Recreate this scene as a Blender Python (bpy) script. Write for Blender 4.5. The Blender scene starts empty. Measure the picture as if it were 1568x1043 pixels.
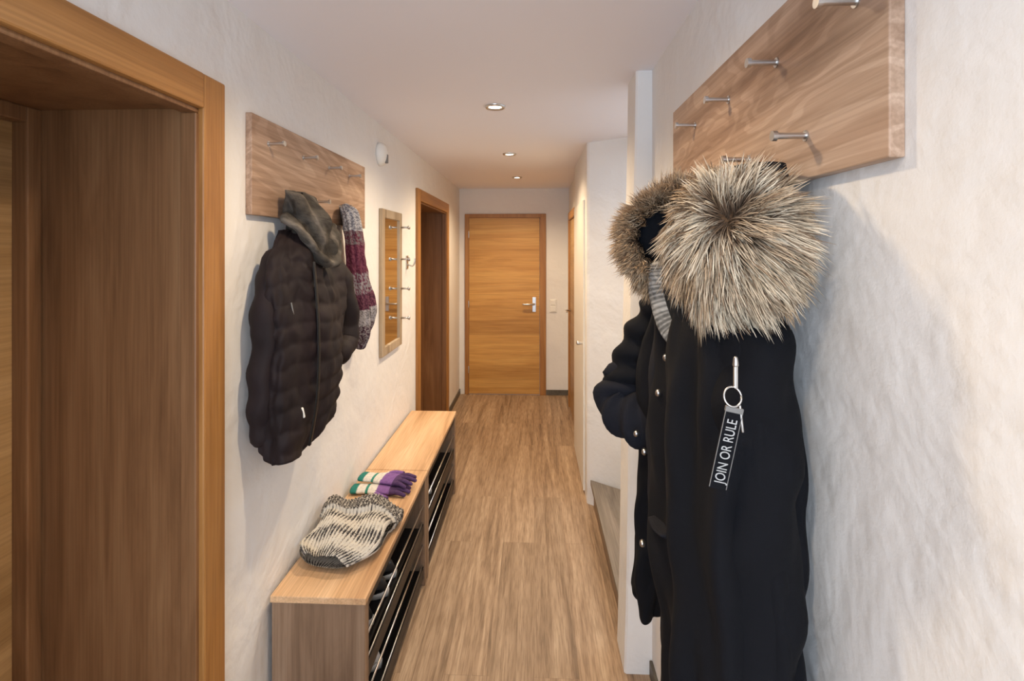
import bpy, bmesh, math, random
from mathutils import Vector, Matrix, noise
random.seed(7)
S = bpy.context.scene
try:
    S.view_settings.view_transform = 'Standard'
except Exception as e:
    print(e)

# ------------------------------------------------------------------ materials
def srgb(r, g, b):
    f = lambda c: (c/255/12.92) if c/255 <= .04045 else ((c/255+.055)/1.055)**2.4
    return (f(r), f(g), f(b), 1)

def base_mat(name, rough=.6, metal=0.0, col=(.8, .8, .8, 1)):
    m = bpy.data.materials.new(name); m.use_nodes = True
    nt = m.node_tree; b = nt.nodes['Principled BSDF']
    b.inputs['Roughness'].default_value = rough
    b.inputs['Metallic'].default_value = metal
    b.inputs['Base Color'].default_value = col
    return m, nt, b

def ramp(nt, stops):
    r = nt.nodes.new('ShaderNodeValToRGB'); e = r.color_ramp.elements
    e[0].position, e[0].color = stops[0]; e[1].position, e[1].color = stops[-1]
    for p, c in stops[1:-1]:
        x = e.new(p); x.color = c
    return r

def mapped(nt, scale, loc=(0, 0, 0)):
    tc = nt.nodes.new('ShaderNodeTexCoord'); mp = nt.nodes.new('ShaderNodeMapping')
    mp.inputs['Scale'].default_value = scale; mp.inputs['Location'].default_value = loc
    nt.links.new(tc.outputs['Object'], mp.inputs['Vector'])
    return mp

def noise_n(nt, vec, scale, detail=6, dist=0.0, rough=.55):
    n = nt.nodes.new('ShaderNodeTexNoise')
    n.inputs['Scale'].default_value = scale; n.inputs['Detail'].default_value = detail
    n.inputs['Distortion'].default_value = dist; n.inputs['Roughness'].default_value = rough
    nt.links.new(vec, n.inputs['Vector']); return n

def mixc(nt, mode, fac, a, b):
    m = nt.nodes.new('ShaderNodeMix'); m.data_type = 'RGBA'; m.blend_type = mode
    if isinstance(fac, float): m.inputs[0].default_value = fac
    else: nt.links.new(fac, m.inputs[0])
    nt.links.new(a, m.inputs[6])
    if isinstance(b, tuple): m.inputs[7].default_value = b
    else: nt.links.new(b, m.inputs[7])
    return m.outputs[2]

def bump(nt, b, h, strength=.2, dist=.01):
    n = nt.nodes.new('ShaderNodeBump'); n.inputs['Strength'].default_value = strength
    n.inputs['Distance'].default_value = dist
    nt.links.new(h, n.inputs['Height']); nt.links.new(n.outputs[0], b.inputs['Normal'])

def wood(name, dark, mid, light, axis='Y', rough=.45, sc=1.0, planks=None, knots=False, contrast=1.0, spec=.4):
    """axis = grain direction"""
    m, nt, b = base_mat(name, rough)
    b.inputs['Specular IOR Level'].default_value = spec
    s = {'X': (.7, 9, 9), 'Y': (9, .7, 9), 'Z': (9, 9, .7)}[axis]
    s = tuple(v*sc for v in s)
    mp = mapped(nt, s)
    n1 = noise_n(nt, mp.outputs[0], 1.3, 7, 1.2, .6)
    r = ramp(nt, [(.30, dark), (.48, mid), (.68, light)])
    nt.links.new(n1.outputs['Fac'], r.inputs[0])
    fs = {'X': (3, 160, 160), 'Y': (160, 3, 160), 'Z': (160, 160, 3)}[axis]
    mp2 = mapped(nt, fs)
    n2 = noise_n(nt, mp2.outputs[0], 1.0, 3)
    r2 = ramp(nt, [(.35, (.62, .58, .54, 1)), (.6, (1, 1, 1, 1))])
    nt.links.new(n2.outputs['Fac'], r2.inputs[0])
    c = mixc(nt, 'MULTIPLY', .5*contrast, r.outputs[0], r2.outputs[0])
    if knots:
        ks = {'X': (1.6, 5, 5), 'Y': (5, 1.6, 5), 'Z': (5, 5, 1.6)}[axis]
        mpw = mapped(nt, {'X': (.9, 4, 4), 'Y': (4, .9, 4), 'Z': (4, 4, .9)}[axis], (.2, .4, .1))
        nw = noise_n(nt, mpw.outputs[0], 1.1, 3, .8, .5)
        mu = nt.nodes.new('ShaderNodeMath'); mu.operation = 'MULTIPLY'; mu.inputs[1].default_value = 80
        si = nt.nodes.new('ShaderNodeMath'); si.operation = 'SINE'
        nt.links.new(nw.outputs['Fac'], mu.inputs[0]); nt.links.new(mu.outputs[0], si.inputs[0])
        rw = ramp(nt, [(0, (.76, .71, .66, 1)), (.45, (1, 1, 1, 1))]); nt.links.new(si.outputs[0], rw.inputs[0])
        c = mixc(nt, 'MULTIPLY', .65, c, rw.outputs[0])
        rb = ramp(nt, [(.35, (.80, .74, .70, 1)), (.6, (1, 1, 1, 1))]); nt.links.new(nw.outputs['Fac'], rb.inputs[0])
        c = mixc(nt, 'MULTIPLY', .8, c, rb.outputs[0])
        mp3 = mapped(nt, ks, (.3, .7, .2))
        v = nt.nodes.new('ShaderNodeTexVoronoi'); v.inputs['Scale'].default_value = .8
        nd = noise_n(nt, mp3.outputs[0], 2.0, 3)
        vm = nt.nodes.new('ShaderNodeVectorMath'); vm.operation = 'ADD'
        sc3 = nt.nodes.new('ShaderNodeVectorMath'); sc3.operation = 'SCALE'; sc3.inputs['Scale'].default_value = .5
        nt.links.new(nd.outputs['Color'], sc3.inputs[0])
        nt.links.new(mp3.outputs[0], vm.inputs[0]); nt.links.new(sc3.outputs[0], vm.inputs[1])
        nt.links.new(vm.outputs[0], v.inputs['Vector'])
        r3 = ramp(nt, [(.0, (.3, .19, .11, 1)), (.15, (.55, .45, .37, 1)), (.32, (1, 1, 1, 1))])
        nt.links.new(v.outputs['Distance'], r3.inputs[0])
        c = mixc(nt, 'MULTIPLY', .85, c, r3.outputs[0])
    if planks:
        sp = nt.nodes.new('ShaderNodeSeparateXYZ'); tc = nt.nodes.new('ShaderNodeTexCoord')
        nt.links.new(tc.outputs['Object'], sp.inputs[0])
        d = nt.nodes.new('ShaderNodeMath'); d.operation = 'DIVIDE'; d.inputs[1].default_value = planks[1]
        nt.links.new(sp.outputs[planks[0]], d.inputs[0])
        fl = nt.nodes.new('ShaderNodeMath'); fl.operation = 'FLOOR'; nt.links.new(d.outputs[0], fl.inputs[0])
        wn = nt.nodes.new('ShaderNodeTexWhiteNoise'); wn.noise_dimensions = '1D'
        nt.links.new(fl.outputs[0], wn.inputs['W'])
        r4 = ramp(nt, [(0, (.82, .80, .78, 1)), (1, (1.0, 1.0, 1.0, 1))])
        nt.links.new(wn.outputs['Value'], r4.inputs[0])
        c = mixc(nt, 'MULTIPLY', 1.0, c, r4.outputs[0])
    nt.links.new(c, b.inputs['Base Color'])
    bump(nt, b, n2.outputs['Fac'], .15, .002)
    return m

def floor_mat():
    m, nt, b = base_mat('floor_oak_laminate', .5)
    tc = nt.nodes.new('ShaderNodeTexCoord'); mp = nt.nodes.new('ShaderNodeMapping')
    mp.inputs['Rotation'].default_value = (0, 0, math.radians(90))
    nt.links.new(tc.outputs['Object'], mp.inputs['Vector'])
    br = nt.nodes.new('ShaderNodeTexBrick')
    br.offset = .37; br.offset_frequency = 2; br.inputs['Scale'].default_value = 1
    br.inputs['Brick Width'].default_value = 1.45; br.inputs['Row Height'].default_value = .175
    br.inputs['Mortar Size'].default_value = .0009; br.inputs['Mortar Smooth'].default_value = .3
    br.inputs['Color1'].default_value = (.85, .85, .85, 1); br.inputs['Color2'].default_value = (1, 1, 1, 1)
    br.inputs['Mortar'].default_value = (.66, .63, .6, 1)
    nt.links.new(mp.outputs[0], br.inputs['Vector'])
    mp1 = mapped(nt, (17, .75, 1))
    ad = nt.nodes.new('ShaderNodeVectorMath'); ad.operation = 'MULTIPLY_ADD'
    ad.inputs[1].default_value = (7, 7, 7)
    nt.links.new(br.outputs['Color'], ad.inputs[0]); nt.links.new(mp1.outputs[0], ad.inputs[2])
    n1 = noise_n(nt, ad.outputs[0], 1.5, 9, .7, .62)
    r = ramp(nt, [(.30, srgb(122, 98, 76)), (.44, srgb(158, 130, 103)), (.56, srgb(178, 150, 122)), (.74, srgb(198, 172, 143))])
    nt.links.new(n1.outputs['Fac'], r.inputs[0])
    mp2 = mapped(nt, (150, 9, 1)); n2 = noise_n(nt, mp2.outputs[0], 1, 4)
    r2 = ramp(nt, [(.38, (.60, .56, .52, 1)), (.56, (1, 1, 1, 1))]); nt.links.new(n2.outputs['Fac'], r2.inputs[0])
    c = mixc(nt, 'MULTIPLY', .7, r.outputs[0], r2.outputs[0])
    c = mixc(nt, 'MULTIPLY', 1.0, c, br.outputs['Color'])
    nt.links.new(c, b.inputs['Base Color'])
    bump(nt, b, n2.outputs['Fac'], .12, .002)
    return m

def plaster(name, col, strength=.35, ridge=.09):
    m, nt, b = base_mat(name, .88, 0, col)
    mp = mapped(nt, (1, 1, 1))
    n1 = noise_n(nt, mp.outputs[0], 3.2, 4, .3, .5)
    n2 = noise_n(nt, mp.outputs[0], 34, 4, 0, .6)
    v = nt.nodes.new('ShaderNodeTexNoise'); v.noise_type = 'RIDGED_MULTIFRACTAL'
    v.inputs['Scale'].default_value = 1.7; v.inputs['Detail'].default_value = 2.5; v.inputs['Distortion'].default_value = .35
    nt.links.new(mp.outputs[0], v.inputs['Vector'])
    a = nt.nodes.new('ShaderNodeMath'); a.operation = 'MULTIPLY_ADD'; a.inputs[1].default_value = .07
    nt.links.new(n2.outputs['Fac'], a.inputs[0]); nt.links.new(n1.outputs['Fac'], a.inputs[2])
    a2 = nt.nodes.new('ShaderNodeMath'); a2.operation = 'MULTIPLY_ADD'; a2.inputs[1].default_value = ridge
    nt.links.new(v.outputs['Fac'], a2.inputs[0]); nt.links.new(a.outputs[0], a2.inputs[2])
    bump(nt, b, a2.outputs[0], strength, .05)
    return m

def cloth(name, col, rough=.9, bs=.3, scale=300, sheen=.0, blotch=0, spec=.25):
    m, nt, b = base_mat(name, rough, 0, col)
    b.inputs['Specular IOR Level'].default_value = spec
    mp = mapped(nt, (1, 1, 1)); n = noise_n(nt, mp.outputs[0], scale, 3)
    bump(nt, b, n.outputs['Fac'], bs, .002)
    b.inputs['Sheen Weight'].default_value = sheen
    if blotch:
        n3 = noise_n(nt, mp.outputs[0], 9, 4)
        r = ramp(nt, [(.35, col), (.7, tuple(min(1, c*blotch) for c in col[:3])+(1,))])
        nt.links.new(n3.outputs['Fac'], r.inputs[0]); nt.links.new(r.outputs[0], b.inputs['Base Color'])
    return m

def vcol(name, rough=.9, bs=.5, scale=220, sheen=.0):
    m, nt, b = base_mat(name, rough)
    a = nt.nodes.new('ShaderNodeAttribute'); a.attribute_name = 'Col'
    nt.links.new(a.outputs['Color'], b.inputs['Base Color'])
    b.inputs['Specular IOR Level'].default_value = .2
    if bs:
        mp = mapped(nt, (1, 1, 1)); n = noise_n(nt, mp.outputs[0], scale, 3)
        bump(nt, b, n.outputs['Fac'], bs, .003)
    b.inputs['Sheen Weight'].default_value = sheen
    return m

M = {}
M['wall'] = plaster('white_plaster', srgb(232, 229, 226), .46)
M['ceil'] = plaster('ceiling_paint', srgb(242, 239, 243), .05, .01)
M['floor'] = floor_mat()
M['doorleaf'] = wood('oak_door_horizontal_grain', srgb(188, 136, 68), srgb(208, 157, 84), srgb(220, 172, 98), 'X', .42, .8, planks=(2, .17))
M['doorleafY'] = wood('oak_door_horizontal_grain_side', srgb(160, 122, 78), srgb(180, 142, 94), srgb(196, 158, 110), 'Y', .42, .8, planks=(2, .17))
M['casing'] = wood('oak_casing', srgb(146, 98, 48), srgb(168, 117, 62), srgb(180, 130, 74), 'Z', .42, .8)
M['casingY'] = wood('oak_casing_head', srgb(146, 98, 48), srgb(168, 117, 62), srgb(180, 130, 74), 'Y', .42, .8)
M['jamb'] = wood('oak_jamb_lining', srgb(110, 76, 48), srgb(132, 94, 62), srgb(146, 108, 74), 'Z', .45, .9)
M['board'] = wood('wild_oak_panel', srgb(140, 110, 88), srgb(190, 160, 137), srgb(210, 184, 162), 'Y', .5, .55, knots=True)
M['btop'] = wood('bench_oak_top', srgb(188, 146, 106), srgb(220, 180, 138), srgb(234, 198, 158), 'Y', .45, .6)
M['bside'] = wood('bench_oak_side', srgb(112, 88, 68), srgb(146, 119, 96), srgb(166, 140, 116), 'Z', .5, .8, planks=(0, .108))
M['dark'] = cloth('dark_rack_panel', srgb(22, 20, 20), .4, .05, 60)
M['chrome'] = base_mat('brushed_steel', .3, 1, (.6, .59, .58, 1))[0]
M['mirror'] = base_mat('mirror_glass', .02, 1, (.85, .85, .84, 1))[0]
M['frame'] = wood('mirror_frame_oak', srgb(150, 130, 106), srgb(180, 160, 134), srgb(196, 178, 154), 'Z', .4)
M['white'] = base_mat('white_plastic', .4, 0, srgb(235, 232, 225))[0]
M['letter'] = base_mat('strap_print', .6, 0, srgb(176, 176, 176))[0]
M['grey'] = base_mat('grey_plastic', .5, 0, srgb(120, 118, 116))[0]
M['skirt'] = wood('grey_baseboard', srgb(70, 66, 58), srgb(92, 86, 76), srgb(104, 98, 88), 'Y', .5)
M['stair'] = wood('stair_tread', srgb(100, 88, 78), srgb(128, 116, 102), srgb(146, 132, 118), 'Y', .5)
M['riser'] = wood('stair_riser', srgb(120, 98, 80), srgb(148, 124, 102), srgb(166, 142, 120), 'Y', .5)
M['parka'] = cloth('black_parka_cloth', srgb(13, 14, 19), .9, .25, 500, 0, spec=.2)
M['parka2'] = cloth('charcoal_parka_trim', srgb(25, 26, 33), .9, .4, 400, 0, spec=.2)
M['lining'] = cloth('hood_lining_navy', srgb(8, 12, 20), .9, .2, 300)
M['undercoat'] = cloth('fur_undercoat', srgb(84, 64, 46), 1, .2, 300)
M['jacket'] = cloth('quilted_nylon', srgb(22, 13, 15), .72, .2, 90, .0, blotch=1.8, spec=.3)
M['vknit'] = vcol('knit_yarn', .95, .7, 260)
M['fur'] = vcol('faux_fur', .8, 0, 1, 0)
M['shoeb'] = base_mat('black_shoe_leather', .4, 0, srgb(22, 20, 20))[0]
M['shoew'] = base_mat('white_shoe_sole', .5, 0, srgb(205, 200, 192))[0]
m, nt, b = base_mat('spot_lens', .4)
b.inputs['Emission Color'].default_value = (1, .88, .7, 1); b.inputs['Emission Strength'].default_value = 14
M['lens'] = m

# ------------------------------------------------------------------ mesh builder
class MB:
    def __init__(s): s.v = []; s.f = []; s.m = []; s.c = []; s.sm = []; s.mats = []
    def mi(s, k):
        if k not in s.mats: s.mats.append(k)
        return s.mats.index(k)
    def add(s, v, f, mat, smooth=True, col=None):
        o = len(s.v); s.v += [tuple(p) for p in v]
        s.f += [tuple(i+o for i in q) for q in f]
        i = s.mi(mat); s.m += [i]*len(f); s.sm += [smooth]*len(f)
        s.c += col if col else [(1, 1, 1, 1)]*len(v)
    def box(s, lo, hi, mat, bev=.003, rot=None, seg=2):
        bm = bmesh.new(); bmesh.ops.create_cube(bm, size=1)
        lo = Vector(lo); hi = Vector(hi); c = (lo+hi)/2; d = hi-lo
        for v in bm.verts: v.co = Vector((v.co.x*d.x, v.co.y*d.y, v.co.z*d.z))
        if bev: bmesh.ops.bevel(bm, geom=bm.edges[:], offset=min(bev, min(d)*.45), segments=seg, affect='EDGES', profile=.5)
        if rot: bmesh.ops.transform(bm, matrix=rot, verts=bm.verts[:])
        for v in bm.verts: v.co += c
        bm.verts.index_update()
        s.add([v.co[:] for v in bm.verts], [[v.index for v in f.verts] for f in bm.faces], mat, False)
        bm.free()
    def prism(s, poly, z0, z1, mat):
        n = len(poly)
        v = [(x, y, z0) for x, y in poly]+[(x, y, z1) for x, y in poly]
        f = [[i, (i+1) % n, n+(i+1) % n, n+i] for i in range(n)]+[list(range(n))[::-1], list(range(n, 2*n))]
        s.add(v, f, mat, False)
    def rings(s, R, mat, cap=True, colf=None, smooth=True):
        n = len(R[0]); v = [p for r in R for p in r]; f = []
        for i in range(len(R)-1):
            for j in range(n):
                f.append([i*n+j, i*n+(j+1) % n, (i+1)*n+(j+1) % n, (i+1)*n+j])
        if cap:
            f.append(list(range(n))[::-1]); k = (len(R)-1)*n; f.append([k+j for j in range(n)])
        col = None
        if colf: col = [colf(i/(len(R)-1), j/n, R[i][j]) for i in range(len(R)) for j in range(n)]
        s.add(v, f, mat, smooth, col)
    def tube(s, pts, rad, mat, n=16, up=(0, 0, 1), sub=0, colf=None, disp=None, roundcap=True, smooth=True):
        P = [Vector(p) for p in pts]; A = [(r, r) if not isinstance(r, tuple) else r for r in rad]
        if sub:
            Q = []; B = []
            for i in range(len(P)-1):
                p0 = P[max(i-1, 0)]; p1 = P[i]; p2 = P[i+1]; p3 = P[min(i+2, len(P)-1)]
                for k in range(sub):
                    t = k/sub
                    q = .5*((2*p1)+(-p0+p2)*t+(2*p0-5*p1+4*p2-p3)*t*t+(-p0+3*p1-3*p2+p3)*t**3)
                    Q.append(q); e = t*t*(3-2*t)
                    B.append(tuple(A[i][m]*(1-e)+A[i+1][m]*e for m in (0, 1)))
            Q.append(P[-1]); B.append(A[-1]); P, A = Q, B
        if roundcap:
            d0 = (P[0]-P[1]).normalized(); d1 = (P[-1]-P[-2]).normalized()
            pre = []; post = []
            for k in (1, 2, 3):
                t = k/3*math.pi/2*.97
                pre.insert(0, (P[0]+d0*min(A[0])*math.sin(t), tuple(a*math.cos(t) for a in A[0])))
                post.append((P[-1]+d1*min(A[-1])*math.sin(t), tuple(a*math.cos(t) for a in A[-1])))
            P = [p for p, _ in pre]+P+[p for p, _ in post]; A = [a for _, a in pre]+A+[a for _, a in post]
        R = []; U = Vector(up)
        for i, p in enumerate(P):
            t = (P[min(i+1, len(P)-1)]-P[max(i-1, 0)]).normalized()
            side = t.cross(U)
            if side.length < .05: side = t.cross(Vector((1, 0, 0)))
            if side.length < .05: side = t.cross(Vector((0, 1, 0)))
            side.normalize(); u = side.cross(t).normalized(); ring = []
            for j in range(n):
                a = 2*math.pi*j/n
                q = p+side*math.cos(a)*A[i][0]+u*math.sin(a)*A[i][1]
                if disp:
                    nn = (side*math.cos(a)+u*math.sin(a)); q = q+nn*disp(i/(len(P)-1), a, q)
                ring.append(q)
            R.append(ring)
        s.rings(R, mat, True, colf, smooth)
    def make(s, name, parent=None, loc=None):
        me = bpy.data.meshes.new(name); me.from_pydata(s.v, [], s.f)
        for k in s.mats: me.materials.append(M[k])
        me.polygons.foreach_set('material_index', s.m); me.polygons.foreach_set('use_smooth', s.sm)
        ca = me.color_attributes.new('Col', 'FLOAT_COLOR', 'POINT')
        ca.data.foreach_set('color', [x for c in s.c for x in c])
        me.update(); o = bpy.data.objects.new(name, me); S.collection.objects.link(o)
        if parent: o.parent = parent
        if loc: o.location = loc
        return o

def empty(name):
    e = bpy.data.objects.new(name, None); e.empty_display_size = .1
    S.collection.objects.link(e); return e

def interp(keys, z):
    if z >= keys[0][0]: return keys[0][1:]
    if z <= keys[-1][0]: return keys[-1][1:]
    for i in range(len(keys)-1):
        a, b_ = keys[i], keys[i+1]
        if a[0] >= z >= b_[0]:
            t = (a[0]-z)/(a[0]-b_[0]); p0 = keys[max(i-1, 0)]; p3 = keys[min(i+2, len(keys)-1)]
            return tuple(.5*((2*a[k])+(-p0[k]+b_[k])*t+(2*p0[k]-5*a[k]+4*b_[k]-p3[k])*t*t+(-p0[k]+3*a[k]-3*b_[k]+p3[k])*t**3) for k in range(1, len(a)))

def bodyloft(mb, keys, mat, nr=110, na=128, disp=None, xlim=None, expo=2.3, hem=None, colf=None):
    R = []; z0, z1 = keys[0][0], keys[-1][0]
    for i in range(nr+1):
        z = z0+(z1-z0)*i/nr; xc, yc, hx, hy = interp(keys, z); ring = []
        for j in range(na):
            a = 2*math.pi*j/na; c, s_ = math.cos(a), math.sin(a)
            k = (abs(c)**expo+abs(s_)**expo)**(-1/expo)
            d = disp(a, z, i/nr) if disp else 0
            x = xc+(hx+d)*c*k; y = yc+(hy+d)*s_*k; zz = z
            if hem: zz += hem(a)*(i/nr)**4
            if xlim: x = max(xlim[0], min(xlim[1], x))
            ring.append(Vector((x, y, zz)))
        R.append(ring)
    mb.rings(R, mat, True, colf)

CEIL = 2.36; XL = -.86; XR = .46; YB = 5.86; Y0 = -1.6; XD = -1.30
# ------------------------------------------------------------------ room shell
b_ = MB(); b_.box((-1.6, Y0, -.1), (2.0, YB+.15, 0), 'floor', 0); b_.make('floor')
b_ = MB(); b_.box((-1.6, Y0, CEIL), (2.0, YB+.15, CEIL+.1), 'ceil', 0); b_.make('ceiling')
D1 = (.42, 1.27, 2.02); D2 = (3.77, 4.945, 2.02)
b_ = MB()
b_.box((XD-.1, Y0, 0), (XL, D1[0]-.02, CEIL), 'wall', 0)
b_.box((XD-.1, D1[1]+.02, 0), (XL, D2[0]-.02, CEIL), 'wall', 0)
b_.box((XD-.1, D2[1]+.02, 0), (XL, YB, CEIL), 'wall', 0)
b_.box((XD-.1, D1[0]-.02, D1[2]+.02), (XL, D1[1]+.02, CEIL), 'wall', 0)
b_.box((XD-.1, D2[0]-.02, D2[2]+.02), (XL, D2[1]+.02, CEIL), 'wall', 0)
b_.make('wall_left')

def side_door(D, name):
    y0, y1, zt = D; b_ = MB()
    xo = XL+.02; w = .09
    b_.box((XD-.06, y1, 0), (XL+.004, y1+.02, zt+.02), 'jamb', .001)
    b_.box((XD-.06, y0-.02, 0), (XL+.004, y0, zt+.02), 'jamb', .001)
    b_.box((XD-.06, y0, zt), (XL+.004, y1, zt+.02), 'jamb', .001)
    b_.box((XL-.035, y1-.012, 0), (XL+.006, y1+.002, zt-.012), 'jamb', .003)
    b_.box((XL-.035, y0, 0), (XL+.006, y0+.012, zt-.012), 'jamb', .003)
    b_.box((XL-.035, y0, zt-.012), (XL+.006, y1, zt+.002), 'jamb', .003)
    b_.box((XL-.002, y1, 0), (xo, y1+w, zt+w), 'casing', .005)
    b_.box((XL-.002, y0-w, 0), (xo, y0, zt+w), 'casing', .005)
    b_.box((XL-.002, y0, zt), (xo+.001, y1, zt+w), 'casingY', .005)
    b_.box((XD-.03, y1-.04, 0), (XD+.03, y1, zt), 'jamb', .004)
    b_.box((XD-.03, y0, 0), (XD+.03, y0+.04, zt), 'jamb', .004)
    b_.box((XD-.03, y0+.04, zt-.04), (XD+.03, y1-.04, zt), 'jamb', .004)
    b_.box((XD-.05, y0+.03, .005), (XD-.01, y1-.03, zt-.03), 'doorleafY', .003)
    b_.tube([(XD-.01, y0+.1, 1.03), (XD+.045, y0+.1, 1.03), (XD+.05, y0+.115, 1.03), (XD+.05, y0+.22, 1.03)], [.009]*4, 'chrome', 12)
    b_.box((XD-.012, y0+.08, .93), (XD-.004, y0+.12, 1.1), 'chrome', .002)
    return b_.make(name)
side_door(D1, 'door_1'); side_door(D2, 'door_2')

b_ = MB(); b_.box((-1.4, YB, 0), (2.0, YB+.15, CEIL), 'wall', 0); b_.make('wall_back')
b_ = MB(); xa, xb = -.795, .135; zt = 2.07; w = .07
b_.box((xa, YB-.02, 0), (xa+.045, YB, zt), 'casing', .004)
b_.box((xb-w, YB-.02, 0), (xb, YB, zt), 'casing', .004)
b_.box((xa, YB-.021, zt-.045), (xb, YB, zt), 'casing', .004)
b_.box((xa+.047, YB-.012, .008), (xb-w-.003, YB, zt-.047), 'doorleaf', .002)
b_.box((xb-w-.085, YB-.018, .95), (xb-w-.045, YB-.011, 1.12), 'chrome', .002)
b_.tube([(xb-w-.065, YB-.015, 1.04), (xb-w-.065, YB-.06, 1.04), (xb-w-.08, YB-.067, 1.04), (xb-w-.19, YB-.067, 1.04)], [.011]*4, 'chrome', 12)
for z in (.25, 1.0, 1.8):
    b_.tube([(xa+.046, YB-.02, z), (xa+.046, YB-.02, z+.07)], [.007]*2, 'chrome', 10)
b_.make('door_3')

b_ = MB(); b_.box((XR, Y0, 0), (XR+.15, 2.02, CEIL), 'wall', 0); b_.make('wall_right')
b_ = MB()
def colring(z, t):
    xl = .352+t*.045; xr = .418+t*.045
    return [Vector((xl+.008, 2.02, z)), Vector((xr+.02, 2.02, z)), Vector((1.7, 2.03, z)), Vector((1.7, 2.2, z)), Vector((xl+.008, 2.2, z)), Vector((xl, 2.192, z)), Vector((xl, 2.028, z))]
b_.rings([colring(CEIL*i/10, i/10+.06*math.sin(i*.9)) for i in range(11)], 'wall', True, None, False)
b_.make('column')
b_ = MB(); b_.prism([(.345, 3.37), (.36, 3.355), (.64, 3.16), (1.7, 3.16), (1.7, 4.4), (.345, 4.4)], 0, CEIL, 'wall')
b_.make('wall_stair')
b_ = MB(); b_.box((1.7, 2.0, 0), (1.85, 3.4, CEIL), 'wall', 0); b_.make('wall_stair_end')
b_ = MB(); b_.box((.395, 4.4, 0), (.6, YB, CEIL), 'wall', 0); b_.make('wall_right_far')
b_ = MB()
b_.box((.362, 4.42, 0), (.395, 4.50, 2.05), 'casing', .004)
b_.box((.362, 5.42, 0), (.395, 5.50, 2.05), 'casing', .004)
b_.box((.361, 4.50, 1.97), (.395, 5.42, 2.05), 'casingY', .004)
b_.box((.378, 4.5, .006), (.395, 5.42, 1.97), 'doorleafY', .002)
b_.tube([(.38, 5.32, 1.03), (.335, 5.32, 1.03), (.33, 5.31, 1.03), (.33, 5.2, 1.03)], [.009]*4, 'chrome', 12)
b_.make('door_4')
b_ = MB()
b_.box((.333, 3.5, .02), (.345, 4.3, 2.0), 'white', .003)
b_.tube([(.337, 3.58, 1.01), (.305, 3.58, 1.01)], [.008, .014], 'chrome', 14)
b_.make('cupboard_door')
b_ = MB(); b_.box((-1.4, Y0-.12, 0), (.62, Y0, CEIL), 'wall', 0); b_.make('wall_front')
b_ = MB()
for i in range(4):
    x0 = .385+i*.27; z1 = .165*(i+1)
    yb = 3.155
    b_.box((x0, 2.205, 0), (x0+.27 if i < 3 else 1.69, yb, z1-.03), 'riser', .001)
    if i == 0: b_.prism([(x0, 3.155), (x0+.25, 3.155), (x0, 3.335)], 0, z1-.03, 'riser')
    b_.prism([(x0-.02, 2.205), (x0+.275, 2.205), (x0+.275, 3.155), (x0+.2, 3.18) if i == 0 else (x0+.2, 3.155), (x0-.02, 3.34 if i == 0 else 3.155)], z1-.03, z1, 'stair')
b_.make('staircase')
b_ = MB()
b_.box((XL, 5.04, 0), (XL+.012, YB, .06), 'skirt', .002); b_.box((XL, 1.37, 0), (XL+.012, 3.67, .06), 'skirt', .002); b_.make('baseboard_left')
b_ = MB(); b_.box((.137, YB-.012, 0), (.394, YB, .06), 'skirt', .002); b_.make('baseboard_back')
b_ = MB(); b_.box((XR-.012, Y0, 0), (XR, 2.015, .06), 'skirt', .002); b_.make('baseboard_right')

b_ = MB(); sx = .215; sz = 1.02
b_.box((sx-.04, YB-.01, sz-.075), (sx+.04, YB, sz+.075), 'white', .004)
b_.box((sx-.028, YB-.015, sz+.008), (sx+.028, YB-.008, sz+.064), 'white', .003)
b_.box((sx-.028, YB-.015, sz-.064), (sx+.028, YB-.008, sz-.008), 'white', .003)
b_.make('light_switch')

for i, (x, y) in enumerate([(-.19, .05), (-.19, 1.27), (-.19, 2.49), (-.18, 3.73), (-.165, 4.94)]):
    b_ = MB(); R = []
    for (r, z) in [(.030, .004), (.033, -.003), (.038, -.007), (.046, -.007), (.050, 0), (.050, .003)]:
        R.append([Vector((r*math.cos(a*math.pi/16), r*math.sin(a*math.pi/16), z)) for a in range(32)])
    b_.rings(R, 'chrome', False)
    b_.add([(.031*math.cos(a*math.pi/16), .031*math.sin(a*math.pi/16), -.001) for a in range(32)], [list(range(32))[::-1]], 'lens', False)
    o = b_.make('ceiling_spotlight', loc=(x, y, CEIL-.003))
    L = bpy.data.lights.new('spot_lamp', 'SPOT'); L.energy = [22, 40, 50, 58, 62][i]; L.color = (1, .77, .50)
    L.spot_size = math.radians(155); L.spot_blend = .9; L.shadow_soft_size = .035
    lo = bpy.data.objects.new('spot_lamp', L); S.collection.objects.link(lo); lo.parent = o; lo.location = (0, 0, -.03)

# ------------------------------------------------------------------ coat rack panels
def peg(b_, x, y, z, sgn):
    def cyl(a, c, r): b_.tube([(x+sgn*a, y, z), (x+sgn*(a+c)/2, y, z), (x+sgn*c, y, z)], [r]*3, 'chrome', 20, roundcap=False, smooth=False)
    cyl(0, .05, .0052); cyl(.047, .054, .0085); cyl(0, .002, .009)
b_ = MB(); b_.box((XL, 1.49, 1.765), (XL+.02, 2.51, 2.07), 'board', .002)
for d in (1.62, 1.866, 2.10, 2.33): peg(b_, XL+.02, d-.035, 1.995, 1)
for d in (1.745, 1.98, 2.215): peg(b_, XL+.02, d-.035, 1.845, 1)
b_.make('coat_rack_panel')
b_ = MB(); b_.box((XR-.02, .655, 1.775), (XR, 1.645, 2.095), 'board', .002)
for d in (.70, .93, 1.16, 1.40): peg(b_, XR-.02, d+.02, 2.0, -1)
for d in (.83, 1.05, 1.29): peg(b_, XR-.02, d+.02, 1.845, -1)
b_.make('coat_rack_panel.001')

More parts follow.
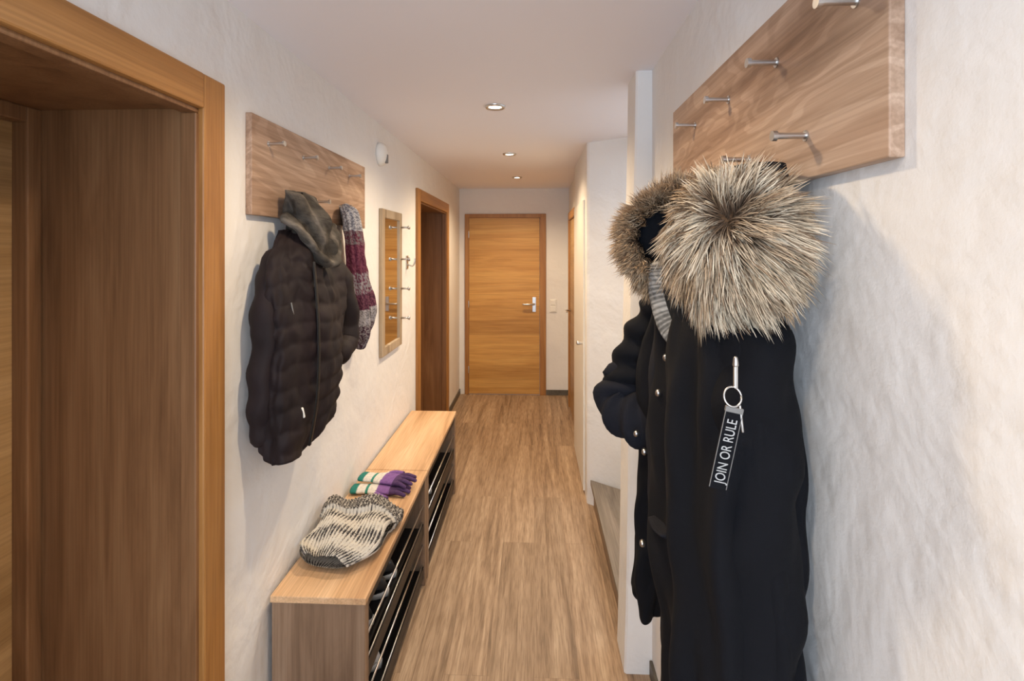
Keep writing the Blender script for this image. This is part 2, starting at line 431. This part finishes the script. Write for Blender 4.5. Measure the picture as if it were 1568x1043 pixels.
# ------------------------------------------------------------------ smoke detector
b_ = MB(); R = []
for (r, t) in [(.066, 0), (.066, .012), (.062, .022), (.052, .034), (.036, .042), (.018, .046), (.003, .047)]:
    R.append([Vector((XL+t, 2.81+r*math.cos(a*math.pi/20), 2.19+r*math.sin(a*math.pi/20))) for a in range(40)])
b_.rings(R, 'white', True)
b_.box((XL+.02, 2.81-.012, 2.19-.05), (XL+.049, 2.81+.012, 2.19+.0), 'grey', .004)
b_.make('smoke_detector')

# ------------------------------------------------------------------ mirror with hooks
b_ = MB(); y0, y1, z0, z1 = 2.80, 3.22, 1.06, 1.89; fw = .05; t = .022
b_.box((XL, y0, z0), (XL+t, y0+fw, z1), 'frame', .004); b_.box((XL, y1-fw, z0), (XL+t, y1, z1), 'frame', .004)
b_.box((XL, y0+fw, z1-fw), (XL+t, y1-fw, z1), 'frame', .004); b_.box((XL, y0+fw, z0), (XL+t, y1-fw, z0+fw), 'frame', .004)
b_.box((XL, y0+fw, z0+fw), (XL+.012, y1-fw, z1-fw), 'mirror', 0)
for z in (1.80, 1.60, 1.415, 1.23):
    b_.tube([(XL+t, y1-.025, z), (XL+t+.05, y1-.025, z)], [.006]*2, 'chrome', 12, roundcap=False)
    b_.tube([(XL+t+.045, y1-.025, z), (XL+t+.055, y1-.025, z)], [.012]*2, 'chrome', 16, roundcap=False)
b_.make('wall_mirror')
b_ = MB()
b_.box((XL, 3.40, 1.53), (XL+.006, 3.45, 1.62), 'chrome', .002)
b_.tube([(XL+.005, 3.425, 1.56), (XL+.04, 3.425, 1.55), (XL+.055, 3.425, 1.58), (XL+.055, 3.425, 1.6)], [.005]*4, 'chrome', 10, sub=3, up=(0, 1, 0))
b_.make('wall_hook')

# ------------------------------------------------------------------ shoe benches
def shoe(b_, x, y, z, ang, up='shoeb'):
    c, s_ = math.cos(ang), math.sin(ang); L = .25
    def P(u, v, w): return Vector((x+u*c-v*s_, y+u*s_+v*c, z+w))
    R = []
    for i in range(15):
        t = i/14; wd = .036+.012*math.sin(math.pi*min(1, t*1.1))
        if t > .75: wd *= math.sqrt(max(0.02, 1-((t-.75)/.26)**2))
        if t < .08: wd *= .75+t*3
        R.append([P(t*L, wd*math.cos(a*math.pi/10), .012+.012*(1 if math.sin(a*math.pi/10) > 0 else -1)*min(1, abs(math.sin(a*math.pi/10))*3)) for a in range(20)])
    b_.rings(R, 'shoew', True)
    R = []
    for i in range(15):
        t = i/14; wd = .034+.010*math.sin(math.pi*t)
        h = .075*(1-t)**.6*(.8 if t > .35 else 1)+.045*(1 if t < .85 else math.sqrt(max(0.02, 1-((t-.85)/.16)**2)))*.8
        if t > .75: wd *= math.sqrt(max(.02, 1-((t-.75)/.26)**2))
        R.append([P(t*L*.98, wd*math.cos(a*math.pi/10), .022+max(0, math.sin(a*math.pi/10))*h) for a in range(20)])
    b_.rings(R, up, True)

def bench(yo, name):
    L = .945; x0, x1 = XL+.014, -.535; H = .55; b_ = MB()
    b_.box((x0, yo, H-.022), (x1, yo+L, H), 'btop', .003)
    for ya in (yo+.004, yo+L-.044):
        b_.box((x0+.004, ya, 0), (x1-.004, ya+.04, H-.022), 'bside', .002)
    b_.box((x0+.004, yo+.044, .04), (x0+.014, yo+L-.044, H-.022), 'dark', .001)
    ya, yb = yo+.044, yo+L-.044
    for z, zr in ((.06, .20), (.27, .395)):
        b_.box((x0+.014, ya, z), (x1-.02, yb, z+.012), 'dark', .001)
        b_.box((x1-.022, ya, z-.02), (x1-.010, yb, z+.035), 'dark', .001)
        b_.tube([(x1-.014, ya, zr), (x1-.014, yb, zr)], [.004]*2, 'chrome', 10, roundcap=False)
        b_.tube([(x1-.016, ya, z+.042), (x1-.016, yb, z+.042)], [.003]*2, 'chrome', 10, roundcap=False)
    b_.box((x1-.02, ya, H-.06), (x1-.008, yb, H-.022), 'dark', .001)
    return b_.make(name)
bench(1.605, 'shoe_bench'); bench(2.555, 'shoe_bench.001')
b_ = MB(); shoe(b_, -.84, 1.74, .283, 0); shoe(b_, -.84, 1.85, .283, .05); b_.make('pair_of_shoes')
b_ = MB(); shoe(b_, -.83, 2.02, .283, 0, 'shoeb'); shoe(b_, -.83, 2.13, .283, .03, 'shoeb'); b_.make('pair_of_shoes.001')
b_ = MB(); shoe(b_, -.83, 1.80, .073, 0, 'shoew'); shoe(b_, -.83, 1.92, .073, .03, 'shoew'); b_.make('pair_of_shoes.002')
b_ = MB(); shoe(b_, -.83, 2.75, .283, 0); shoe(b_, -.83, 2.86, .283, .05); b_.make('pair_of_shoes.003')

# ------------------------------------------------------------------ knit beanie
CR = (.62, .575, .50, 1); BK = (.04, .036, .038, 1); GR = (.20, .185, .175, 1)
def beanie():
    b_ = MB(); nu, nv = 300, 200; cx, cy, z0 = -.705, 1.915, .551
    def shape(u, v, side):
        w = .142*(math.sin(min(1, (v*.93+.07)/.42)*math.pi/2))**.45
        w *= 1+.05*math.sin(v*9)+(.05 if v > .7 else 0)
        x = cx+u*w+.03*math.sin(v*2.2)-.01
        y = cy-.19+v*.35+.035*u*(v-.3)+.008*math.sin(u*6)*v
        th = .040*max(0, 1-abs(u)**2.6)**.5*(.5+.5*math.sin(min(1, v/.5)*math.pi/2))
        cuff = v > .70
        if v > .68: th += .020*min(1, (v-.68)/.025)*(1-abs(u)**4)
        if v > .95: th *= 1-.5*((v-.95)/.05)**2
        lump = .020*noise.noise(Vector((u*1.8, v*3.0, side)))+.008*math.sin(u*5+v*7)
        rib = .003*math.sin(u*75) if cuff else .0034*math.sin(u*66)*(.7+.3*math.sin(v*80))
        z = z0+.038+side*(th)+((lump+rib+.012*math.sin(v*3)+.02*max(0, -u)*v) if side > 0 else 0)
        return Vector((max(XL+.02, x), y, max(z0, z)))
    def lerp(a, b2, t): t = max(0, min(1, t)); return tuple(a[i]*(1-t)+b2[i]*t for i in range(3))+(1,)
    def colf(u, v):
        fine = noise.noise(Vector((u*60, v*75, 3)))
        if v > .70:
            n_ = fine+.6*noise.noise(Vector((u*22, v*30, 8)))+.15*math.sin(u*75)
            return BK if n_ < .05 else lerp(GR, CR, (n_-.05)*2.2)
        rib = math.sin(u*66)
        band = .5*math.sin(v*23+.8*abs(math.sin(u*9)))
        k = .55*rib+.9*fine+.5*noise.noise(Vector((u*10, v*22, 0)))-band+.42
        return lerp(BK, CR, k*1.3+.35)
    for side in (1, -1):
        v = []; c = []
        for i in range(nv+1):
            for j in range(nu+1):
                u = -1+2*j/nu; vv = i/nv
                v.append(shape(u, vv, side)); c.append(colf(u, vv))
        f = [[i*(nu+1)+j, i*(nu+1)+j+1, (i+1)*(nu+1)+j+1, (i+1)*(nu+1)+j] for i in range(nv) for j in range(nu)]
        if side < 0: f = [q[::-1] for q in f]
        b_.add(v, f, 'vknit', True, c)
    b_.make('knit_beanie')
beanie()

# ------------------------------------------------------------------ gloves
def glove(b_, ox, oy, oz, ang, flip=1):
    c, s_ = math.cos(ang), math.sin(ang); K = 1.14
    def W(p): return Vector((ox+K*(p[0]*c-p[1]*s_), oy+K*(p[0]*s_+p[1]*c), oz+p[2]))
    def colL(p):
        d = ((p.x-ox)*c+(p.y-oy)*s_)/K
        if d < .022: k = (.03, .20, .17, 1)
        elif d < .055: k = (.70, .67, .61, 1)
        elif d < .066: k = (.04, .24, .19, 1)
        elif d < .098: k = (.70, .67, .61, 1)
        elif d < .15: k = (.22, .11, .32, 1)
        else: k = (.085, .045, .12, 1)
        n_ = 1+.3*noise.noise(p*160); return tuple(x*n_ for x in k[:3])+(1,)
    cf = lambda a, b2, p: colL(p)
    rib = lambda t, a, q: .0008*math.sin(a*22)
    b_.tube([W((0, 0, .015)), W((.05, 0, .015)), W((.09, 0, .016)), (W((.14, .002, .015))), W((.165, .002, .014))], [(.042, .013), (.040, .013), (.049, .015), (.052, .014), (.046, .012)], 'vknit', 40, sub=14, colf=cf, disp=rib)
    for k, (y, L, a) in enumerate([(.034, .062, .18), (.012, .075, .05), (-.012, .07, -.06), (-.035, .055, -.2)]):
        y *= flip; a *= flip
        b_.tube([W((.15, y, .013)), W((.15+L*.5, y+L*.5*a, .02)), W((.15+L, y+L*a, .011))], [(.0112, .010), (.011, .010), (.009, .0085)], 'vknit', 16, sub=8, colf=cf)
    b_.tube([W((.085, .03*flip, .013)), W((.115, .058*flip, .015)), W((.15, .070*flip, .011))], [(.015, .011), (.013, .011), (.010, .009)], 'vknit', 16, sub=8, colf=cf)
b_ = MB(); glove(b_, -.825, 2.31, .551, .03, -1); glove(b_, -.81, 2.385, .574, -.16, 1); b_.make('knit_gloves')

# ------------------------------------------------------------------ quilted jacket (left)
E = empty('quilted_jacket')
b_ = MB()
KJ = [(1.725, -.80, 1.68, .028, .05), (1.69, -.79, 1.69, .045, .12), (1.64, -.78, 1.70, .062, .19), (1.56, -.772, 1.71, .075, .235), (1.42, -.768, 1.715, .082, .25),
      (1.25, -.768, 1.70, .082, .245), (1.12, -.772, 1.675, .078, .225), (1.045, -.775, 1.66, .072, .21)]
def dj(a, z, t):
    q = z+.012*math.sin(a*3+1)+.01*noise.noise(Vector((a*3, z*10, 1)))
    puff = abs(math.sin(math.pi*q/.062))**.6*.0060
    return puff-.006+.009*math.sin(a*5+z*6)+.026*noise.noise(Vector((a*1.6, z*5, 2)))+.008*noise.noise(Vector((a*6, z*22, 4)))
bodyloft(b_, KJ, 'jacket', disp=dj, xlim=(XL+.003, 0), hem=lambda a: .02*math.sin(a*2)+.012*math.sin(a*5), expo=2.6)
def pf(t, a, q): return .004*abs(math.sin(math.pi*t*7))**.6+.018*noise.noise(q*12)-.003
b_.tube([(-.77, 1.87, 1.62), (-.745, 1.92, 1.52), (-.735, 1.955, 1.40), (-.73, 1.945, 1.31), (-.715, 1.87, 1.275)], [(.05, .05), (.055, .055), (.055, .05), (.05, .048), (.042, .04)], 'jacket', 36, sub=12, disp=pf, up=(1, 0, 0))
b_.tube([(-.79, 1.54, 1.63), (-.795, 1.50, 1.52), (-.80, 1.485, 1.38), (-.805, 1.48, 1.22), (-.81, 1.485, 1.11)], [(.04, .045), (.045, .045), (.044, .042), (.04, .038), (.034, .034)], 'jacket', 36, sub=12, disp=pf, up=(1, 0, 0))
b_.tube([(-.70, 1.60, 1.62), (-.684, 1.60, 1.40), (-.684, 1.59, 1.2), (-.70, 1.57, 1.05)], [(.010, .003)]*4, 'dark', 12, sub=8, up=(1, 0, 0))
b_.tube([(-.725, 1.50, 1.50), (-.72, 1.51, 1.45)], [.002]*2, 'grey', 8)
b_.tube([(-.706, 1.53, 1.175), (-.703, 1.535, 1.15)], [.0045]*2, 'white', 8)
b_.make('jacket_body', E)
def plaid(t, j, p):
    a = math.sin(p.y*80+p.z*22); c2 = math.sin(p.z*75-p.y*26)
    k = .045+.025*(a > .45)+.022*(c2 > .4)+.05*(a > .93)+.02*noise.noise(p*60)+.02*noise.noise(p*220)
    return (k*1.06, k*.93, k*.80, 1)
b_ = MB()
KH = [(1.855, -.80, 1.675, .016, .03), (1.84, -.785, 1.685, .035, .06), (1.80, -.775, 1.705, .052, .09), (1.74, -.765, 1.725, .062, .098), (1.68, -.755, 1.735, .066, .085), (1.63, -.745, 1.735, .055, .065), (1.60, -.74, 1.73, .03, .035)]
bodyloft(b_, KH, 'vknit', 60, 80, disp=lambda a, z, t: .008*math.sin(a*2+z*30)+.008*math.sin(a*5-z*45)+.018*noise.noise(Vector((a*1.5, z*16, 7))), xlim=(XL+.022, 0), colf=plaid)
b_.tube([(-.79, 1.61, 1.76), (-.75, 1.60, 1.73), (-.715, 1.62, 1.67), (-.695, 1.67, 1.62), (-.69, 1.73, 1.62), (-.705, 1.79, 1.68), (-.72, 1.80, 1.74)], [(.022, .016)]*7, 'vknit', 24, sub=8, colf=plaid, disp=lambda t, a, q: .010*noise.noise(q*22))
b_.tube([(-.84, 1.71, 1.846), (-.80, 1.70, 1.835), (-.78, 1.69, 1.85)], [.004]*3, 'dark', 8, sub=4)
b_.make('jacket_hood', E)

# ------------------------------------------------------------------ scarf
def scarfcol(t, j, p):
    z = p.z; n_ = noise.noise(p*170)
    if z > 1.74: b0 = (.16, .16, .19); c0 = (.42, .42, .45)
    elif z > 1.68: b0 = (.10, .02, .04); c0 = (.16, .14, .15)
    elif z > 1.56: b0 = (.07, .012, .03); c0 = (.14, .04, .07)
    elif z > 1.47: b0 = (.25, .24, .26); c0 = (.12, .03, .06)
    elif z > 1.40: b0 = (.05, .012, .03); c0 = (.14, .05, .08)
    elif z > 1.33: b0 = (.18, .17, .18); c0 = (.38, .36, .39)
    else: b0 = (.05, .02, .035); c0 = (.22, .2, .21)
    c = c0 if n_ > .05 else b0
    return c+(1,)
b_ = MB()
ks = lambda t, a, q: .004*math.sin(a*9)+.006*noise.noise(q*18)
b_.tube([(-.805, 2.165, 1.835), (-.785, 2.17, 1.80), (-.775, 2.175, 1.70), (-.765, 2.18, 1.55), (-.76, 2.20, 1.40), (-.755, 2.215, 1.30), (-.76, 2.21, 1.245)], [(.04, .02), (.06, .03), (.062, .032), (.062, .036), (.064, .036), (.06, .032), (.04, .022)], 'vknit', 72, sub=26, colf=scarfcol, disp=ks, up=(1, 0, 0))
b_.tube([(-.825, 2.20, 1.84), (-.81, 2.22, 1.79), (-.80, 2.26, 1.65), (-.785, 2.30, 1.5), (-.77, 2.35, 1.38), (-.78, 2.34, 1.29)], [(.03, .02), (.045, .028), (.05, .03), (.058, .032), (.06, .032), (.04, .02)], 'vknit', 60, sub=26, colf=scarfcol, disp=ks, up=(1, 0, 0))
b_.make('knit_scarf')

# ------------------------------------------------------------------ parka (right)
E = empty('winter_parka')
XW = XR-.004
b_ = MB()
KP = [(1.62, .37, 1.00, .05, .07), (1.57, .358, 1.01, .07, .13), (1.50, .35, 1.02, .082, .19), (1.40, .348, 1.02, .092, .225), (1.25, .346, 1.01, .098, .225),
      (1.08, .348, .99, .10, .21), (.9, .352, .96, .098, .185), (.73, .355, .95, .10, .175)]
def dp(a, z, t):
    return (.013*math.sin(a*9+z*3+2*math.sin(z*4))*min(1, t*2)+.020*noise.noise(Vector((math.cos(a)*2.4, math.sin(a)*3.4, z*2.5)))+.015*noise.noise(Vector((a*4, z*8, 5))))
bodyloft(b_, KP, 'parka', disp=dp, xlim=(0, XW))
KF = [(1.52, .335, 1.18, .05, .09), (1.44, .325, 1.24, .062, .11), (1.3, .32, 1.28, .066, .115), (1.18, .325, 1.30, .048, .10), (1.0, .315, 1.31, .046, .085), (.86, .305, 1.335, .044, .07), (.75, .30, 1.355, .035, .055)]
bodyloft(b_, KF, 'parka', disp=lambda a, z, t: .010*math.sin(a*4+z*14)+.014*noise.noise(Vector((a*2, z*8, 9))), xlim=(0, XW), hem=lambda a: .03*math.cos(a-1))
fd = lambda t, a, q: .007*math.sin(t*26+a*2)+.012*noise.noise(q*13)
b_.tube([(.315, 1.28, 1.50), (.28, 1.32, 1.43), (.248, 1.335, 1.35), (.228, 1.33, 1.28)], [(.055, .055), (.056, .056), (.054, .053), (.054, .05)], 'parka', 40, sub=12, disp=fd, up=(0, 1, 0))
b_.tube([(.232, 1.335, 1.32), (.214, 1.32, 1.27), (.245, 1.27, 1.245), (.29, 1.225, 1.235)], [(.054, .052), (.060, .052), (.054, .044), (.042, .034)], 'parka2', 40, sub=10, disp=fd, up=(0, 1, 0))
b_.tube([(.37, .90, 1.54), (.362, .855, 1.44), (.356, .84, 1.28), (.36, .84, 1.1), (.362, .845, .95), (.364, .855, .86)], [(.06, .055), (.066, .062), (.066, .062), (.064, .06), (.062, .056), (.058, .052)], 'parka', 44, sub=14, disp=fd, up=(0, 1, 0))
b_.tube([(.275, 1.15, 1.50), (.262, 1.15, 1.35), (.256, 1.14, 1.2), (.262, 1.12, 1.05), (.272, 1.09, .9), (.28, 1.08, .74)], [(.006, .026)]*6, 'parka2', 20, sub=8, up=(0, 1, 0), disp=lambda t, a, q: .003*math.sin(t*40))
for p in [(.238, 1.20, 1.235), (.25, 1.17, 1.205), (.262, 1.10, 1.10), (.27, 1.18, 1.01), (.256, 1.22, .97), (.27, 1.06, 1.44), (.262, 1.09, 1.36)]:
    v = Vector(p); d = Vector((-.35, -1, 0)).normalized()
    b_.tube([v, v+d*.012], [.007, .006], 'chrome', 14, roundcap=False)
b_.tube([(.262, .96, 1.13), (.258, 1.0, 1.12), (.26, 1.05, 1.115)], [(.006, .03)]*3, 'parka2', 16, sub=6, up=(1, 0, 0))
b_.make('parka_body', E)
b_ = MB()
KHd = [(1.80, .375, .93, .05, .10), (1.76, .36, .95, .07, .15), (1.68, .35, .98, .08, .19), (1.60, .345, 1.01, .085, .18), (1.52, .345, 1.03, .07, .14), (1.48, .35, 1.03, .05, .1)]
bodyloft(b_, KHd, 'lining', 40, 64, xlim=(0, XW))
bodyloft(b_, [(1.765, .29, 1.20, .02, .03), (1.74, .28, 1.2, .045, .05), (1.70, .28, 1.20, .052, .055), (1.66, .285, 1.2, .05, .05), (1.62, .30, 1.19, .03, .04)], 'lining', 20, 32, xlim=(0, XW))
def ribc(t, j, p):
    k = .12 if math.sin(t*190) > 0 else .32
    k *= 1+.6*noise.noise(p*200); return (k, k*.97, k*.92, 1)
b_.tube([(.262, 1.09, 1.625), (.262, 1.08, 1.57), (.272, 1.05, 1.505), (.295, 1.01, 1.475), (.32, .97, 1.50)], [(.022, .012), (.026, .013), (.024, .012), (.018, .011), (.012, .01)], 'vknit', 24, sub=20, colf=ribc, up=(1, 1, 0))
b_.make('parka_hood', E)
b_ = MB()
px, py = .283, .733; dz = .03
b_.box((px-.0025, py-.003, 1.435+dz), (px+.0025, py+.003, 1.468+dz), 'chrome', .001)
b_.tube([(px, py, 1.468+dz), (px, py, 1.477+dz)], [.0042, .003], 'chrome', 12)
ring = [Vector((px-.004+.012*math.cos(a*math.pi/12), py+.004*math.sin(a*math.pi/12), 1.423+dz+.013*math.sin(a*math.pi/12))) for a in range(25)]
b_.tube(ring, [.0014]*25, 'chrome', 8, roundcap=False, up=(0, 1, 0))
b_.tube([(px+.006, py, 1.41+dz), (px+.009, py-.002, 1.375+dz)], [.0018]*2, 'chrome', 8)
TH = math.radians(12); rot = Matrix.Rotation(TH, 4, 'Y')
cx, cz = px-.014, 1.35+dz
b_.box((cx-.0125, py-.002, cz-.058), (cx+.0125, py+.001, cz+.058), 'parka', .0008, rot=rot)
for sgn in (-1, 1):
    o_ = rot @ Vector((sgn*.0118, 0, 0)); b_.box((cx+o_.x-.0004, py-.003, cz+o_.z-.056), (cx+o_.x+.0004, py-.001, cz+o_.z+.056), 'grey', 0, rot=rot)
o_ = rot @ Vector((0, 0, .056)); b_.box((cx+o_.x-.0125, py-.0035, cz+o_.z-.004), (cx+o_.x+.0125, py+.002, cz+o_.z+.004), 'grey', .001, rot=rot)
b_.make('zip_strap', E)
tx = bpy.data.curves.new('strap_lettering', 'FONT'); tx.body = 'JOIN OR RULE'; tx.size = .0175; tx.extrude = .0002; tx.align_x = 'CENTER'; tx.align_y = 'CENTER'
tx.materials.append(M['letter'])
to = bpy.data.objects.new('strap_lettering', tx); S.collection.objects.link(to)
to.matrix_world = Matrix.Translation((cx, py-.0032, cz-.003)) @ rot @ Matrix.Rotation(math.radians(-90), 4, 'Y') @ Matrix.Rotation(math.radians(90), 4, 'X') @ Matrix.Diagonal((.82, 1.15, 1, 1))
to.parent = E

def fur():
    V = []; F = []; C = []
    def ell(c, r, u):
        p = Vector((c[0]+r[0]*u.x, c[1]+r[1]*u.y, c[2]+r[2]*u.z))
        n = Vector((u.x/r[0], u.y/r[1], u.z/r[2])).normalized(); return p, n
    def rnd():
        while True:
            u = Vector((random.gauss(0, 1), random.gauss(0, 1), random.gauss(0, 1)))
            if u.length > .01: return u.normalized()
    clumps = []
    c1 = (.335, .885, 1.672); r1 = (.076, .125, .106)
    Wp = Vector((.285, .79, 1.705))
    for _ in range(1150):
        p, n = ell(c1, r1, rnd())
        if p.x > .43 or (n.y > .75): continue
        away = (p-Wp); dist = away.length; away -= n*away.dot(n)
        if away.length > 1e-4: away.normalize()
        lay = .25+.40*random.random()
        swirl = n.cross(away)*.25
        d = (n*lay+away*.95+swirl+Vector((0, 0, -.14))+rnd()*.24).normalized()
        clumps.append((p, n, d, random.uniform(.038, .078), min(1, dist/.17), 0))
    path = [Vector(q) for q in [(.375, 1.06, 1.785), (.345, 1.11, 1.785), (.30, 1.15, 1.778), (.245, 1.165, 1.748), (.218, 1.165, 1.69), (.236, 1.145, 1.628), (.268, 1.12, 1.598)]]
    cen = Vector((.28, 1.15, 1.69))
    for _ in range(640):
        t = random.random()*(len(path)-1.001); i = int(t); f_ = t-i
        q = path[i].lerp(path[i+1], f_); ax = (path[i+1]-path[i]).normalized()
        n = rnd(); n -= ax*n.dot(ax); n.normalize(); r = .014
        outward = (q-cen).normalized()
        if n.dot(outward) < -.6: continue
        d = (n*.6+outward*.45+Vector((-.1, -.2, -.1))+rnd()*.35).normalized()
        clumps.append((q+n*r, n, d, random.uniform(.024, .046), random.random()*.9, 1))
    for (p, n, d, L, edge, kind) in clumps:
        pn = noise.noise(p*14)+.35*random.uniform(-1, 1)
        tipd = random.random() < .12+.5*edge
        tip = p+d*L+Vector((0, 0, -.25*L*random.random()))
        warm = max(0, min(1, .5+pn*1.1+(.25 if kind else 0)))
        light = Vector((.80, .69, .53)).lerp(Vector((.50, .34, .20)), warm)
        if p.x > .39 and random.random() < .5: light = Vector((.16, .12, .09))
        for _s in range(32):
            o = rnd()*.013; o -= n*o.dot(n)
            a = p+o-n*.006
            e = tip+rnd()*.009+o*.55+d*random.uniform(-.4, .15)*L
            mid = a.lerp(e, .5)+n*L*.17
            side = (e-a).cross(rnd()).normalized()
            w = random.uniform(.00045, .0009)
            pts = [(a, w), (a.lerp(mid, .5)+n*L*.04, w), (mid, w), (mid.lerp(e, .55), w*.75), (e, w*.12)]
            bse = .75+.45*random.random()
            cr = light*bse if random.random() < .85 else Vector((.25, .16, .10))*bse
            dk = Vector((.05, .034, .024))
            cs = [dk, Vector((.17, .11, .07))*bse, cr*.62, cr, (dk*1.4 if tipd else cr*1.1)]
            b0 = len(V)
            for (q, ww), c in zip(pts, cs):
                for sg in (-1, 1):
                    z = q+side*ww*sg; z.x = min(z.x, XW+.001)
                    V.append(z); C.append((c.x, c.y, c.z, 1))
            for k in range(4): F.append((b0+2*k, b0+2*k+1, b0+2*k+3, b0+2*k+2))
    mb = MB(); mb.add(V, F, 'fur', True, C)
    bodyloft(mb, [(1.77, .34, .885, .03, .05), (1.73, .337, .885, .060, .095), (1.672, .335, .885, .072, .12), (1.60, .335, .885, .05, .09), (1.57, .335, .885, .03, .05)], 'undercoat', 20, 40, xlim=(0, XW))
    mb.tube(path, [.013]*len(path), 'undercoat', 16, sub=5)
    mb.make('fur_ruff', E)
fur()

# ------------------------------------------------------------------ lights
def area(name, loc, rot, size, sy, e, col):
    L = bpy.data.lights.new(name, 'AREA'); L.shape = 'RECTANGLE'; L.size = size; L.size_y = sy; L.energy = e; L.color = col
    o = bpy.data.objects.new(name, L); S.collection.objects.link(o); o.location = loc; o.rotation_euler = rot; return o
area('cool_fill_behind_camera', (-.2, Y0+.06, 1.45), (math.radians(90), 0, 0), 1.1, 1.6, 42, (.70, .84, 1.0))  # unseen cool fill lamp added behind the camera; the end wall has no opening
area('daylight_stairwell', (1.1, 2.65, 2.3), (0, 0, 0), .7, .7, 12, (.74, .86, 1.0))
W = bpy.data.worlds.new('World'); S.world = W; W.use_nodes = True
W.node_tree.nodes['Background'].inputs[0].default_value = (.6, .7, .85, 1); W.node_tree.nodes['Background'].inputs[1].default_value = .4

# ------------------------------------------------------------------ camera
cam = bpy.data.cameras.new('camera'); co = bpy.data.objects.new('camera', cam); S.collection.objects.link(co)
co.location = (0, 0, 1.66); co.rotation_euler = (math.radians(90), 0, math.radians(2.48))
cam.lens = 18; cam.sensor_width = 36; cam.shift_y = -144/1623; cam.clip_start = .02
S.camera = co
